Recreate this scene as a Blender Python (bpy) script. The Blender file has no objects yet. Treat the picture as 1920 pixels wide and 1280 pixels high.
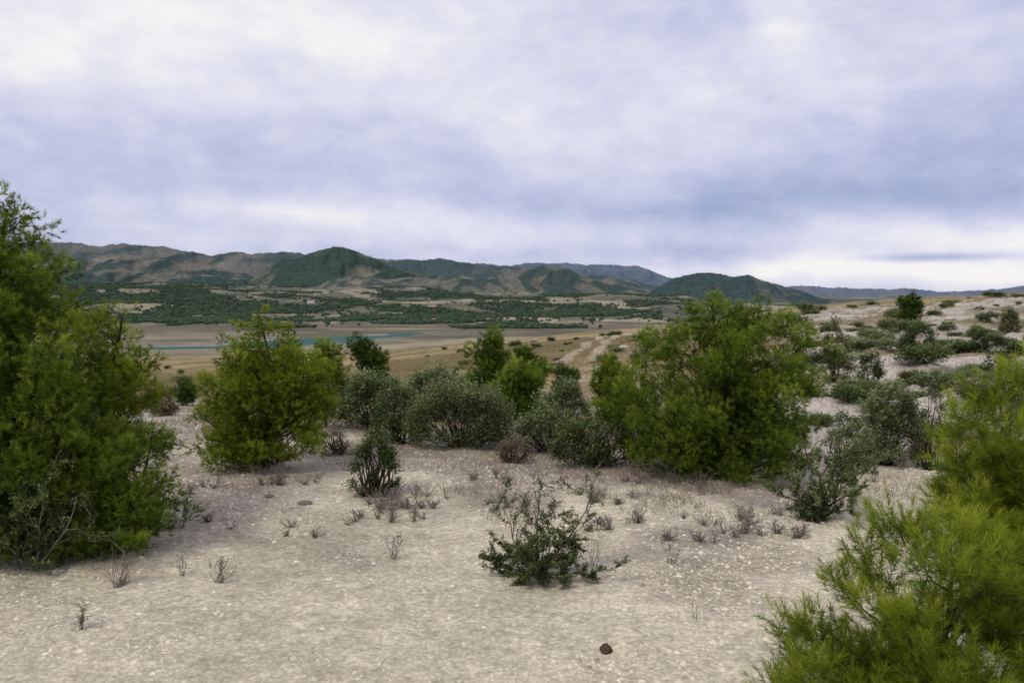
import bpy, math, random
import numpy as np
random.seed(4); RNG=np.random.default_rng(11)
S=bpy.context.scene; COL=S.collection
HC=1.6; F=1600.0; TH=math.atan(85/F)
# ---------------------------------------------------------------- noise
def _h(ix,iy,seed):
    n=(ix.astype(np.int64)*374761393+iy.astype(np.int64)*668265263+seed*1442695041)&0xffffffff
    n=((n^(n>>13))*1274126177)&0xffffffff
    n=n^(n>>16)
    return (n&0xffff)/65535.0
def vn(x,y,seed=0):
    x=np.asarray(x,float);y=np.asarray(y,float)
    ix=np.floor(x);iy=np.floor(y);fx=x-ix;fy=y-iy
    fx=fx*fx*(3-2*fx);fy=fy*fy*(3-2*fy)
    a=_h(ix,iy,seed);b=_h(ix+1,iy,seed);c=_h(ix,iy+1,seed);d=_h(ix+1,iy+1,seed)
    return (a*(1-fx)+b*fx)*(1-fy)+(c*(1-fx)+d*fx)*fy
def fbm(x,y,seed=0,o=4):
    s=0;a=.5;t=0
    for k in range(o):
        s=s+a*vn(x*2**k+17*k,y*2**k-9*k,seed+k);t+=a;a*=.5
    return s/t
def ss(a,b,x):
    t=np.clip((x-a)/(b-a),0,1);return t*t*(3-2*t)
# ---------------------------------------------------------------- terrain function
RS=[0,7,12,20,40,100,200,300,450,634,800,1000,1500,2000,2500,3200,5000,14000]
CP=[-200,300,540,700,1000,1240,1400,1550,1920,2300]
ZT=[[0,0,0,-.6,-2.1,-6.8,-13.8,-20,-29,-38.8,-39,-39,-33,-8,22,35,30,30],
[0,0,0,-.6,-2.1,-6.8,-13.8,-20,-29,-38.8,-39,-39,-33,-8,22,35,30,30],
[0,0,-.1,-.8,-2.4,-6.9,-13.5,-19.5,-29.3,-38.8,-39,-39,-33,-8,20,32,30,30],
[0,0,-.15,-.9,-2.2,-6,-12,-18,-28,-38.8,-39,-39,-33,-10,16,28,25,25],
[0,0,-.2,-.9,-1.7,-4.2,-7.6,-12,-22,-35,-38.8,-39,-34,-14,8,20,20,20],
[0,0,-.25,-.8,-1.1,-2.6,-5.6,-9,-20,-33,-38,-39,-35,-18,0,10,10,10],
[0,0,-.3,-.7,-.5,-1,-3,-8,-18,-30,-37,-38,-36,-25,-10,0,0,0],
[0,0,-.5,-.5,-.1,.2,-1,-6,-15,-28,-36,-38,-36,-30,-20,-15,-10,-10],
[0,0,-.45,-.4,.2,1.3,3,1,-10,-25,-35,-38,-36,-30,-20,-15,-10,-10],
[0,0,-.3,0,.8,2.5,5,4,-5,-20,-32,-36,-36,-30,-20,-15,-10,-10]]
ZT=np.array(ZT,float)
SG=np.linspace(0,math.log(14001),420); PG=np.linspace(-200,2300,126)
tmp=np.array([np.interp(SG,np.log(1+np.array(RS,float)),z) for z in ZT])
tab=np.array([np.interp(PG,CP,tmp[:,j]) for j in range(len(SG))]).T   # PG x SG
def blur(a,k,ax):
    w=np.exp(-np.linspace(-2,2,2*k+1)**2);w/=w.sum()
    p=[(0,0),(0,0)];p[ax]=(k,k);b=np.pad(a,p,mode='edge')
    return sum(w[i]*np.take(b,np.arange(i,i+a.shape[ax]),axis=ax) for i in range(2*k+1))
tab=blur(blur(tab,5,1),6,0)
LP=[230,250,400,450,550,640,770,800,830]
LN=[655,658,654,652,650,642,631,627,623]; LF=[651,651,649,641,636,631,625,624,625]
def pxof(x,y):
    az=np.arctan2(x,y);a=np.clip(az,-1.2,1.2)
    px=np.clip(960+F*np.tan(a),-200,2300)
    w=ss(1.5,3.0,np.abs(az));return px*(1-w)+960*w
def H(x,y):
    x=np.asarray(x,float);y=np.asarray(y,float)
    r=np.hypot(x,y);px=pxof(x,y)
    i=np.clip((px+200)/2500*(len(PG)-1),0,len(PG)-1.001);j=np.clip(np.log(1+r)/SG[-1]*(len(SG)-1),0,len(SG)-1.001)
    i0=i.astype(int);j0=j.astype(int);fi=i-i0;fj=j-j0
    z=(tab[i0,j0]*(1-fi)+tab[i0+1,j0]*fi)*(1-fj)+(tab[i0,j0+1]*(1-fi)+tab[i0+1,j0+1]*fi)*fj
    z=z+.05*(fbm(x*1.1,y*1.1,3,3)-.5)+.03*(vn(x*5,y*5,4)-.5)*(r<14)
    z=z+.2*np.exp(-(((x-3.75)/.75)**2+((y-7.6)/.9)**2))
    z=z+.9*(fbm(x/9,y/9,5,4)-.5)*ss(13,40,r)*(1-ss(400,600,r))
    z=z+1.0*(np.abs(fbm(x/3.0,y/4.0,12,4)-.5)*-2+.25)*ss(12,18,r)*(1-ss(90,140,r))*ss(1400,1560,px)
    z=z+5*(fbm(x/70,y/70,6,4)-.5)*ss(60,220,r)*(1-ss(400,600,r))
    z=z+38*(fbm(x/300,y/300,7,5)-.5)*ss(1100,1900,r)+9*(fbm(x/80,y/110,9,3)-.5)*ss(1000,1300,r)
    yy=np.maximum(y,1)
    rn=41.6*F/(np.interp(px,LP,LN)-555);rf=41.6*F/(np.interp(px,LP,LF)-555)
    s=np.minimum(yy-rn,rf-yy)+44*(fbm(x/45,y/45,8,3)-.5)
    m=ss(-12,30,s)*(y>0)
    return z*(1-m)+(-43.5)*m
def ray(px,Y):
    a=(px-960)/F;b=-(Y-640)/F
    return a,math.cos(TH)+b*math.sin(TH),-math.sin(TH)+b*math.cos(TH)
def at(px,Y,y):
    a,dy,dz=ray(px,Y);t=y/dy
    return np.array([a*t,y,HC+dz*t])
def projY(x,y,z):
    b=(y*math.sin(TH)+(z-HC)*math.cos(TH))/(y*math.cos(TH)-(z-HC)*math.sin(TH));return 640-F*b
def hit(px,Y):
    a,dy,dz=ray(px,Y);t=np.exp(np.linspace(math.log(1.5),math.log(6000),3000))
    z=HC+dz*t;g=H(a*t,dy*t);k=np.argmax(z<g)
    if not (z<g).any(): k=len(t)-1
    return np.array([a*t[k],dy*t[k],g[k]])
def forest(px,Y,x,y):
    """share of dense pine wood at a place on the valley floor"""
    e=14*(fbm(x/160,y/160,63,3)-.5);Y=Y+e
    d=np.zeros_like(x)
    top=np.interp(px,[-350,90,250,330,400,460],[515,522,514,528,545,566]);bot=np.interp(px,[-350,200,330,460],[606,606,602,594])
    d=np.maximum(d,((px<470)&(Y>top)&(Y<bot))*1.15)
    d=np.maximum(d,((px>430)&(px<680)&(Y>548)&(Y<588))*.62)
    d=np.maximum(d,((px>640)&(px<1240)&(Y>576)&(Y<602))*.66)
    d=np.maximum(d,((px>680)&(px<1300)&(Y>530)&(Y<576))*.36)
    nz=fbm(x/150,y/120,61,5)
    return ss(.60,.66,nz+.22*d),d
# ---------------------------------------------------------------- mesh helpers
def mesh(name,V,Fc,mat,shade=None,col=None,smooth=False):
    V=np.asarray(V,np.float32).reshape(-1,3);Fc=np.asarray(Fc,np.int32);k=Fc.shape[1];m=len(Fc)
    me=bpy.data.meshes.new(name);me.vertices.add(len(V));me.vertices.foreach_set('co',V.ravel())
    me.loops.add(k*m);me.loops.foreach_set('vertex_index',Fc.ravel())
    me.polygons.add(m);me.polygons.foreach_set('loop_start',np.arange(0,k*m,k,dtype=np.int32))
    me.polygons.foreach_set('use_smooth',np.full(m,smooth))
    me.update(calc_edges=True)
    if shade is not None:
        at_=me.attributes.new('shade','FLOAT','POINT');at_.data.foreach_set('value',np.asarray(shade,np.float32))
    if col is not None:
        c=np.ones((len(V),4),np.float32);c[:,:3]=col
        at_=me.attributes.new('tone','FLOAT_COLOR','POINT');at_.data.foreach_set('color',c.ravel())
    me.materials.append(mat);return me
def obj(name,me,parent=None,loc=None):
    o=bpy.data.objects.new(name,me);COL.objects.link(o)
    if parent: o.parent=parent
    if loc is not None: o.location=[float(v) for v in loc]
    return o
def tag(o,label,cat,group=None,kind=None):
    if label:o['label']=label
    if cat:o['category']=cat
    if group:o['group']=group
    if kind:o['kind']=kind
    return o
def empty(name,loc,label,cat,group=None):
    o=bpy.data.objects.new(name,None);COL.objects.link(o);o.location=[float(v) for v in loc];o.empty_display_size=.1
    return tag(o,label,cat,group)
class MB:
    def __init__(s): s.V=[];s.F=[];s.A=[];s.n=0
    def add(s,V,Fc,A):
        s.V.append(V);s.F.append(Fc+s.n);s.A.append(A);s.n+=len(V)
    def mesh(s,name,mat,smooth=False):
        if not s.V: s.add(np.zeros((3,3)),np.array([[0,1,2]]),np.zeros(3))
        return mesh(name,np.concatenate(s.V),np.concatenate(s.F),mat,shade=np.concatenate(s.A),smooth=smooth)
def nrm(v): return v/np.maximum(np.linalg.norm(v,axis=-1,keepdims=True),1e-9)
def perp(d):
    a=np.where(np.abs(d[...,2:3])<.9,np.array([0,0,1.]),np.array([1.,0,0]))
    u=nrm(np.cross(d,a));return u,np.cross(d,u)
def segs(mb,P0,P1,r0,r1,k=4,shade=.5):
    P0=np.atleast_2d(P0).astype(float);P1=np.atleast_2d(P1).astype(float);n=len(P0)
    r0=np.broadcast_to(r0,(n,));r1=np.broadcast_to(r1,(n,))
    d=nrm(P1-P0);u,v=perp(d);a=np.arange(k)*2*math.pi/k
    ring=np.cos(a)[None,:,None]*u[:,None]+np.sin(a)[None,:,None]*v[:,None]
    A=P0[:,None]+ring*r0[:,None,None];B=P1[:,None]+ring*r1[:,None,None]
    V=np.concatenate([A,B],1).reshape(-1,3)
    i=np.arange(k);j=(i+1)%k
    f=np.concatenate([np.stack([i,j,j+k],1),np.stack([i,j+k,i+k],1)])
    Fc=(np.arange(n)*2*k)[:,None,None]+f[None]
    mb.add(V,Fc.reshape(-1,3),np.broadcast_to(np.repeat(np.broadcast_to(shade,(n,)),2*k),(n*2*k,)))
def needles(mb,pos,d,L,nl,w,m,sh,rng,a0=1.0,a1=.45):
    n=len(pos);t=rng.uniform(0,1,(n,m))**.8
    u,v=perp(d);ph=rng.uniform(0,2*math.pi,(n,m))
    ang=(a0*(1-t)+a1*t)+rng.normal(0,.2,(n,m))
    side=np.cos(ph)[...,None]*u[:,None]+np.sin(ph)[...,None]*v[:,None]
    nd=d[:,None]*np.cos(ang)[...,None]+side*np.sin(ang)[...,None]
    Ls=(L if np.ndim(L) else np.full(n,L))
    b=pos[:,None]+d[:,None]*(t*Ls[:,None])[...,None]
    ln=nl*rng.uniform(.7,1.15,(n,m))[...,None]
    sd=nrm(np.cross(nd,rng.normal(0,1,(n,m,3))))*w*.5
    V=np.stack([b-sd,b+sd,b+nd*ln],2).reshape(-1,3)
    Fc=np.arange(n*m*3).reshape(-1,3)
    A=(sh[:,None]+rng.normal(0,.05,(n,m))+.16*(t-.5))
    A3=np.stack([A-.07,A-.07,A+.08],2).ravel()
    mb.add(V,Fc,A3)
def leaves(mb,pos,ls,sh,rng,up=.4):
    n=len(pos)
    d=nrm(rng.normal(0,1,(n,3))+np.array([0,0,up]));u,v=perp(d)
    s=(ls*rng.uniform(.6,1.3,n))[:,None]
    V=np.stack([pos,pos+d*s*.5+u*s*.27,pos+d*s,pos+d*s*.5-u*s*.27+v*s*.06],1).reshape(-1,3)
    b=(np.arange(n)*4)[:,None]
    Fc=np.concatenate([b+np.array([[0,1,2]]),b+np.array([[0,2,3]])])
    mb.add(V,Fc,np.repeat(sh,4))
# ---------------------------------------------------------------- materials
def nm(name):
    m=bpy.data.materials.new(name);m.use_nodes=True;nt=m.node_tree;b=nt.nodes['Principled BSDF']
    b.inputs['Roughness'].default_value=.85;b.inputs['Specular IOR Level'].default_value=.1
    return m,nt,b
def leafmat(name,cs,trans=.3,rough=.75):
    m,nt,b=nm(name);N=nt.nodes;L=nt.links
    a=N.new('ShaderNodeAttribute');a.attribute_name='shade'
    r=N.new('ShaderNodeValToRGB');e=r.color_ramp.elements
    while len(e)<len(cs): e.new(.5)
    for i,c in enumerate(cs): e[i].position=i/(len(cs)-1);e[i].color=(*c,1)
    L.new(a.outputs['Fac'],r.inputs[0]);L.new(r.outputs[0],b.inputs['Base Color']);b.inputs['Roughness'].default_value=rough
    if trans>0:
        t=N.new('ShaderNodeBsdfTranslucent');x=N.new('ShaderNodeMixShader');x.inputs[0].default_value=trans
        L.new(r.outputs[0],t.inputs[0]);L.new(b.outputs[0],x.inputs[1]);L.new(t.outputs[0],x.inputs[2])
        L.new(x.outputs[0],N['Material Output'].inputs[0])
    return m
M={}
M['pine']=leafmat('pine needles',[(.028,.052,.009),(.11,.18,.018),(.25,.335,.035),(.44,.49,.06)],.4)
M['pineyel']=leafmat('yellow pine needles',[(.045,.068,.009),(.17,.235,.018),(.35,.41,.035),(.56,.59,.07)],.4)
M['pinedark']=leafmat('dark pine needles',[(.018,.04,.01),(.06,.11,.02),(.15,.22,.035),(.28,.34,.06)],.3)
M['grey']=leafmat('grey green leaves',[(.04,.052,.020),(.145,.185,.07),(.265,.31,.135),(.43,.47,.25)],.2)
M['holly']=leafmat('dark leaves',[(.022,.035,.014),(.08,.115,.035),(.16,.20,.065),(.32,.34,.15)],.2)
M['olive']=leafmat('olive leaves',[(.04,.045,.02),(.13,.14,.055),(.24,.24,.11),(.38,.37,.2)],.15)
M['dry']=leafmat('dry stems',[(.10,.08,.065),(.25,.205,.17),(.40,.345,.285),(.6,.53,.43)],.1,.8)
M['heath']=leafmat('brown heath',[(.06,.04,.025),(.18,.13,.075),(.28,.215,.13),(.40,.33,.2)],.1,.8)
M['bark']=leafmat('bark',[(.02,.016,.012),(.06,.048,.034),(.11,.09,.07),(.3,.26,.2)],0,.95)
M['paletwig']=leafmat('pale twigs',[(.1,.09,.07),(.22,.20,.15),(.36,.34,.26),(.52,.5,.4)],0,.9)
M['far']=leafmat('far tree foliage',[(.022,.04,.028),(.032,.058,.034),(.05,.078,.042),(.085,.115,.065)],0,.9)
def ground_mat():
    m,nt,b=nm('ground');N=nt.nodes;L=nt.links
    a=N.new('ShaderNodeAttribute');a.attribute_name='tone'
    tc=N.new('ShaderNodeTexCoord');O=tc.outputs['Object']
    def noise(s,d=6,r=.6):
        n=N.new('ShaderNodeTexNoise');n.inputs['Scale'].default_value=s;n.inputs['Detail'].default_value=d;n.inputs['Roughness'].default_value=r
        L.new(O,n.inputs['Vector']);return n
    def ramp(fac,lo,hi,a0,a1):
        q=N.new('ShaderNodeMapRange');q.inputs[1].default_value=lo;q.inputs[2].default_value=hi;q.inputs[3].default_value=a0;q.inputs[4].default_value=a1
        L.new(fac,q.inputs[0]);return q.outputs[0]
    def mul(x,y):
        q=N.new('ShaderNodeMath');q.operation='MULTIPLY';L.new(x,q.inputs[0]);L.new(y,q.inputs[1]);return q.outputs[0]
    n1=noise(1.3,8,.65);n2=noise(17,8,.8);n3=noise(.05,8,.7);n4=noise(.006,10,.72);n5=noise(4.5,6,.7)
    vo=N.new('ShaderNodeTexVoronoi');vo.inputs['Scale'].default_value=48;L.new(O,vo.inputs['Vector'])
    vo2=N.new('ShaderNodeTexVoronoi');vo2.inputs['Scale'].default_value=30;L.new(O,vo2.inputs['Vector'])
    sp=N.new('ShaderNodeSeparateColor');L.new(vo.outputs['Color'],sp.inputs[0])
    f=mul(ramp(n1.outputs[0],.35,.65,.86,1.08),ramp(n2.outputs[0],.36,.62,.70,1.16))
    f=mul(f,ramp(n5.outputs[0],.38,.62,.86,1.08))
    f=mul(f,ramp(sp.outputs[0],0,1,.84,1.14));f=mul(f,ramp(vo.outputs['Distance'],.3,.7,1.04,.86))
    f=mul(f,ramp(n3.outputs[0],.35,.65,.88,1.12));f=mul(f,ramp(n4.outputs[0],.35,.65,.85,1.15))
    v=N.new('ShaderNodeVectorMath');v.operation='SCALE';L.new(a.outputs['Color'],v.inputs[0]);L.new(f,v.inputs['Scale'])
    L.new(v.outputs[0],b.inputs['Base Color']);b.inputs['Roughness'].default_value=.95;b.inputs['Specular IOR Level'].default_value=.1
    bp=N.new('ShaderNodeBump');bp.inputs['Distance'].default_value=.015;bp.inputs['Strength'].default_value=.8
    s1=N.new('ShaderNodeMath');s1.operation='MULTIPLY_ADD';L.new(vo2.outputs['Distance'],s1.inputs[0]);s1.inputs[1].default_value=-.5;L.new(n2.outputs[0],s1.inputs[2])
    L.new(s1.outputs[0],bp.inputs['Height']);L.new(bp.outputs[0],b.inputs['Normal'])
    return m
M['ground']=ground_mat()
def hill_mat():
    m,nt,b=nm('hillside');N=nt.nodes;L=nt.links
    a=N.new('ShaderNodeAttribute');a.attribute_name='tone';tc=N.new('ShaderNodeTexCoord')
    n=N.new('ShaderNodeTexNoise');n.inputs['Scale'].default_value=.035;n.inputs['Detail'].default_value=5;n.inputs['Roughness'].default_value=.7
    L.new(tc.outputs['Object'],n.inputs['Vector'])
    q=N.new('ShaderNodeMapRange');q.inputs[1].default_value=.35;q.inputs[2].default_value=.65;q.inputs[3].default_value=.78;q.inputs[4].default_value=1.22
    L.new(n.outputs[0],q.inputs[0])
    v=N.new('ShaderNodeVectorMath');v.operation='SCALE';L.new(a.outputs['Color'],v.inputs[0]);L.new(q.outputs[0],v.inputs['Scale'])
    L.new(v.outputs[0],b.inputs['Base Color']);b.inputs['Roughness'].default_value=1;b.inputs['Specular IOR Level'].default_value=0
    return m
M['hill']=hill_mat()
# ---------------------------------------------------------------- ground sheet
def C(*a): return np.array(a,float)
def lerp(a,b,t): return a*(1-t)+b*t
def haze(c,r,k=12000.):  # distance haze painted into the ground colours as a bluish tint
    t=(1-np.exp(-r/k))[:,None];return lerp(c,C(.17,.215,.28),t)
def build_ground():
    az=np.concatenate([np.linspace(-math.pi,-.9,40,endpoint=False),np.linspace(-.9,.9,950,endpoint=False),np.linspace(.9,math.pi,40,endpoint=False)])
    r=np.exp(np.linspace(math.log(.4),math.log(900),330,endpoint=False));r=np.concatenate([[0.02],r,np.exp(np.linspace(math.log(900),math.log(3200),170,endpoint=False)),np.exp(np.linspace(math.log(3200),math.log(14000),30))])
    A,R=np.meshgrid(az,r);X=(np.sin(A)*R).ravel();Y=(np.cos(A)*R).ravel();Z=H(X,Y);Rr=R.ravel()
    na=len(az);nr=len(r)
    i=np.arange(na);j=(i+1)%na;k=np.arange(nr-1)[:,None]*na
    Fc=np.stack([k+i,k+j,k+na+j,k+na+i],-1).reshape(-1,4)[:, ::-1]
    px=pxof(X,Y);n=len(X)
    pale=C(.83,.73,.525);soil=C(.50,.42,.325);gb=C(.36,.30,.205);tan=C(.45,.33,.155);dkb=C(.23,.17,.08);olive=C(.18,.17,.065)
    f1=fbm(X*.9,Y*.9,21,4)[:,None];f2=fbm(X/4,Y/4,22,4)[:,None];f3=fbm(X/30,Y/60,23,5)[:,None];rr=Rr[:,None];pp=px[:,None]
    f1b=fbm(X*2.2,Y*2.2,35,4)[:,None]
    c=lerp(pale,soil,ss(.57,.8,f1+.26*ss(6,8.2,rr)*ss(-2.5,-.5,X[:,None])*(1-ss(2.5,3.6,X[:,None]))+.16*ss(6,9,rr)+.08*ss(8,11,rr)))
    c=lerp(c,pale*C(.76,.745,.75),ss(.54,.66,f1b)*.55)
    c=lerp(c,lerp(gb,soil,ss(.35,.55,f1)),ss(9.5,14,rr+3*(f2-.5)))
    white=C(.68,.61,.51)
    er=fbm(X/1.6,Y/2.4,36,4)[:,None]
    c=lerp(c,lerp(C(.30,.24,.14),C(.20,.18,.09),ss(.45,.6,er)),ss(10,13,rr)*ss(1380,1560,pp)*.9)
    c=lerp(c,white,ss(.41,.48,f1*.2+f2*.45+er*.35)*ss(10,13,rr)*ss(1380,1560,pp)*.92)
    c=lerp(c,white,ss(.55,.65,f2)*ss(9,12,rr)*(1-ss(22,45,rr))*.5)
    slope=lerp(lerp(tan,dkb,ss(.52,.72,f3)),olive,ss(.58,.75,f2)*.6)
    c=lerp(c,slope,ss(15,30,rr)*(1-.9*ss(1400,1560,pp)*(1-ss(70,140,rr))))
    bank=ss(1060,1120,pp)*(1-ss(1220,1300,pp))*ss(22,28,rr)*(1-ss(50,80,rr))*ss(.47,.56,er)
    c=lerp(c,white*.9,bank*.75)
    grn=fbm(X/14,Y/14,27,4)[:,None]
    c=lerp(c,olive*.8,ss(.50,.60,grn)*ss(25,60,rr)*.5)
    c=lerp(c,pale*.84,np.exp(-(((X-3.75)/.85)**2+((Y-7.6)/1.0)**2))[:,None])
    yy=np.maximum(Y,1);Ys=projY(X,yy,Z)
    f4=fbm(X/150,Y/130,24,5)[:,None];f5=fbm(X/230,Y/190,25,5)[:,None];f6=fbm(X/75,Y/110,26,4)[:,None]
    fl=lerp(C(.29,.24,.135),C(.155,.145,.075),ss(.42,.56,f4));fl=lerp(fl,C(.47,.385,.235),ss(.52,.58,f5)*.85);fl=lerp(fl,C(.08,.095,.045),ss(.48,.56,f6)*.75*ss(1000,1200,rr))
    fl=lerp(fl,C(.15,.12,.07),ss(880,960,rr)*(1-ss(1150,1300,rr))*ss(.42,.54,fbm(X/140,Y/45,37,4)[:,None])*.85)
    fr,_=forest(px,Ys,X,Y);fl=lerp(fl,C(.04,.06,.034),(fr*ss(1040,1120,Rr)*(Y>0))[:,None]*.95)
    c=lerp(c,fl,ss(480,640,rr))
    shore=(1-ss(.2,1.6,Z[:,None]+40))*ss(500,600,rr)*(1-ss(1300,1500,rr))*ss(.38,.5,fbm(X/60,Y/60,29,3)[:,None])
    c=lerp(c,C(.46,.41,.31),shore*.8)
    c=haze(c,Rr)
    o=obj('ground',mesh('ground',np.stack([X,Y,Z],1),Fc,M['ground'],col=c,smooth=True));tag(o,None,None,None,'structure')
build_ground()
# water
def build_water():
    m,nt,b=nm('lake water');b.inputs['Base Color'].default_value=(.07,.15,.135,1);b.inputs['Roughness'].default_value=.5;b.inputs['Specular IOR Level'].default_value=.0;b.inputs['IOR'].default_value=1.08
    N=nt.nodes;n=N.new('ShaderNodeTexNoise');n.inputs['Scale'].default_value=.6;tc=N.new('ShaderNodeTexCoord');nt.links.new(tc.outputs['Object'],n.inputs['Vector'])
    bp=N.new('ShaderNodeBump');bp.inputs['Strength'].default_value=.8;bp.inputs['Distance'].default_value=.6;nt.links.new(n.outputs[0],bp.inputs['Height']);nt.links.new(bp.outputs[0],b.inputs['Normal'])
    px=np.linspace(180,880,60);V=[];Fc=[]
    for i,p in enumerate(px):
        rn=41.6*F/(np.interp(p,LP,LN)-555)-30;rf=41.6*F/(np.interp(p,LP,LF)-555)+30
        for rr in (rn,rf): V.append(((p-960)/F*rr,rr,-40.0))
    for i in range(len(px)-1): Fc.append((2*i,2*i+2,2*i+3,2*i+1))
    tag(obj('water',mesh('water',V,Fc,m)),None,None,None,'structure')
build_water()
# ---------------------------------------------------------------- hill ridges
HZ=C(.15,.195,.255)  # haze tint painted into the ridge colours, strength hz per ridge
def ridge(pts,r0,depth,base,seed,forest_c,brown,thr,hz,rough=.46,name='hills',jag=1.):
    p=np.array(pts,float);x0,x1=p[0,0],p[-1,0];n=int((x1-x0)/2.0);px=np.linspace(x0,x1,n);T=np.linspace(0,1,110)
    Yc=np.interp(px,p[:,0],p[:,1]);kk=np.exp(-np.linspace(-2,2,11)**2);kk/=kk.sum();Yc=np.convolve(np.pad(Yc,5,mode='edge'),kk,'valid')
    Yc=Yc+jag*(5*(fbm(px/26,px*0,seed,4)-.5)+1.3*(vn(px/5,px*0,seed+3)-.5))
    P,Tt=np.meshgrid(px,T);y=r0+(Tt-.5)*depth;x=(P-960)/F*y
    crest=HC+(555-Yc)*r0/F;env=ss(0,1,np.minimum((px-x0)/30,(x1-px)/30))
    sh=np.sin(math.pi*Tt)**.9
    wv=(fbm(x/(depth*.12),y/(depth*.4),seed+5,4)-.5)
    rdg=1-np.abs(2*fbm(x/(depth*.10)+.7*wv,y/(depth*.34),seed+9,4)-1)*2.1
    z=base+(crest[None]-base)*env[None]*sh*(1-rough*(1-rdg)*(1-sh**6))+ (crest.max()-base)*.14*wv*(1-sh**8)*env
    mk=fbm(x/(depth*.10),y/(depth*.14),seed+20,6)*.65+.35*(1-rdg)
    mk=mk+.12*(fbm(x/28,y/28,seed+30,3)-.5)
    t=ss(thr-.06,thr+.06,mk)[...,None]
    bj=C(*brown)*(.8+.4*fbm(x/(depth*.05),y/(depth*.05),seed+33,4)[...,None])
    c=lerp(C(*forest_c),bj,t*.9)
    dots=ss(.60,.70,fbm(x/14,y/16,seed+45,2))[...,None];c=lerp(c,C(*forest_c)*1.2,dots*.5)
    c=lerp(c,C(*brown)*1.5,(ss(.55,.66,fbm(x/(depth*.14),y/(depth*.07),seed+40,4))*.5)[...,None]*t)
    jit=.85+.3*fbm(x/18,y/18,seed+50,2)[...,None]
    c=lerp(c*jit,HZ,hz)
    z=z+4*(fbm(x/22,y/22,seed+51,2)-.5)*(1-t[...,0])*(r0<4500)
    nT=len(T);i=np.arange(n-1);k=np.arange(nT-1)[:,None]*n
    Fc=np.stack([k+i,k+i+1,k+n+i+1,k+n+i],-1).reshape(-1,4)
    tag(obj(name,mesh(name,np.stack([x,y,z],-1).reshape(-1,3),Fc,M['hill'],col=c.reshape(-1,3),smooth=True)),None,None,None,'structure')
G=(.034,.056,.032);B=(.155,.135,.088)
ridge([(900,545),(950,501),(1000,492),(1060,493),(1100,498),(1150,496),(1200,501),(1240,516),(1300,532),(1360,548)],7500,1800,-20,101,(.05,.075,.09),(.11,.115,.12),.55,.6,jag=1.4)  # both farthest ridges: forest and brown tones already carry painted haze blue
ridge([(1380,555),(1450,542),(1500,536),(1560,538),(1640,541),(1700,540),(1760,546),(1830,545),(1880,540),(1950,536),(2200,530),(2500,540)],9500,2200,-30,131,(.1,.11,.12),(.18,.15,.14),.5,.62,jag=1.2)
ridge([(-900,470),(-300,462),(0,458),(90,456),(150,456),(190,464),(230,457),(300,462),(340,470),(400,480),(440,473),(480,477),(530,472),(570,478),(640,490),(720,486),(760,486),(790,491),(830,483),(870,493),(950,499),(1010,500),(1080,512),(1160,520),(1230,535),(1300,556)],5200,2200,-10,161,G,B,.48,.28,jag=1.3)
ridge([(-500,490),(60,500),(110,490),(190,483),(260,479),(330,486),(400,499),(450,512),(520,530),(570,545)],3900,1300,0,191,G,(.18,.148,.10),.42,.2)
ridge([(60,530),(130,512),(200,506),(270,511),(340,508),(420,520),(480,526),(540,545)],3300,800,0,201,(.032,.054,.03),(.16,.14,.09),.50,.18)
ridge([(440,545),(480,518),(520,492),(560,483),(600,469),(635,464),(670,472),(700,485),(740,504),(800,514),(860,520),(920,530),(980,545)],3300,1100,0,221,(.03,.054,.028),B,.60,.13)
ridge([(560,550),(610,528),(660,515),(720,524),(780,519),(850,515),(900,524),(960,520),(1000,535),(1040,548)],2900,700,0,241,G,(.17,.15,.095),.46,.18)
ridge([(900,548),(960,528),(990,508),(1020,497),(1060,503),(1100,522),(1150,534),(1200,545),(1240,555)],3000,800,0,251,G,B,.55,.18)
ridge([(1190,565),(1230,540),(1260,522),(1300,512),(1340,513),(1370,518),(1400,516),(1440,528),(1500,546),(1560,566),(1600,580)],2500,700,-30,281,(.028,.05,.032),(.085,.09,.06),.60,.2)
# ---------------------------------------------------------------- far trees
def ico():
    t=(1+5**.5)/2
    v=np.array([(-1,t,0),(1,t,0),(-1,-t,0),(1,-t,0),(0,-1,t),(0,1,t),(0,-1,-t),(0,1,-t),(t,0,-1),(t,0,1),(-t,0,-1),(-t,0,1)],float)
    f=np.array([(0,11,5),(0,5,1),(0,1,7),(0,7,10),(0,10,11),(1,5,9),(5,11,4),(11,10,2),(10,7,6),(7,1,8),(3,9,4),(3,4,2),(3,2,6),(3,6,8),(3,8,9),(4,9,5),(2,4,11),(6,2,10),(8,6,7),(9,8,1)])
    return nrm(v),f
IV,IF=ico()
def blobs(mb,P,Rad,rng,zs=.9):
    n=len(P);j=rng.uniform(.7,1.25,(n,12,1));V=P[:,None]+IV[None]*j*np.stack([Rad,Rad,Rad*zs],-1)[:,None]
    sh=rng.uniform(.1,.8,n)
    mb.add(V.reshape(-1,3),((np.arange(n)*12)[:,None,None]+IF[None]).reshape(-1,3),(sh[:,None]+.25*(IV[:,2])[None]+rng.normal(0,.06,(n,12))).ravel())
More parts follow.
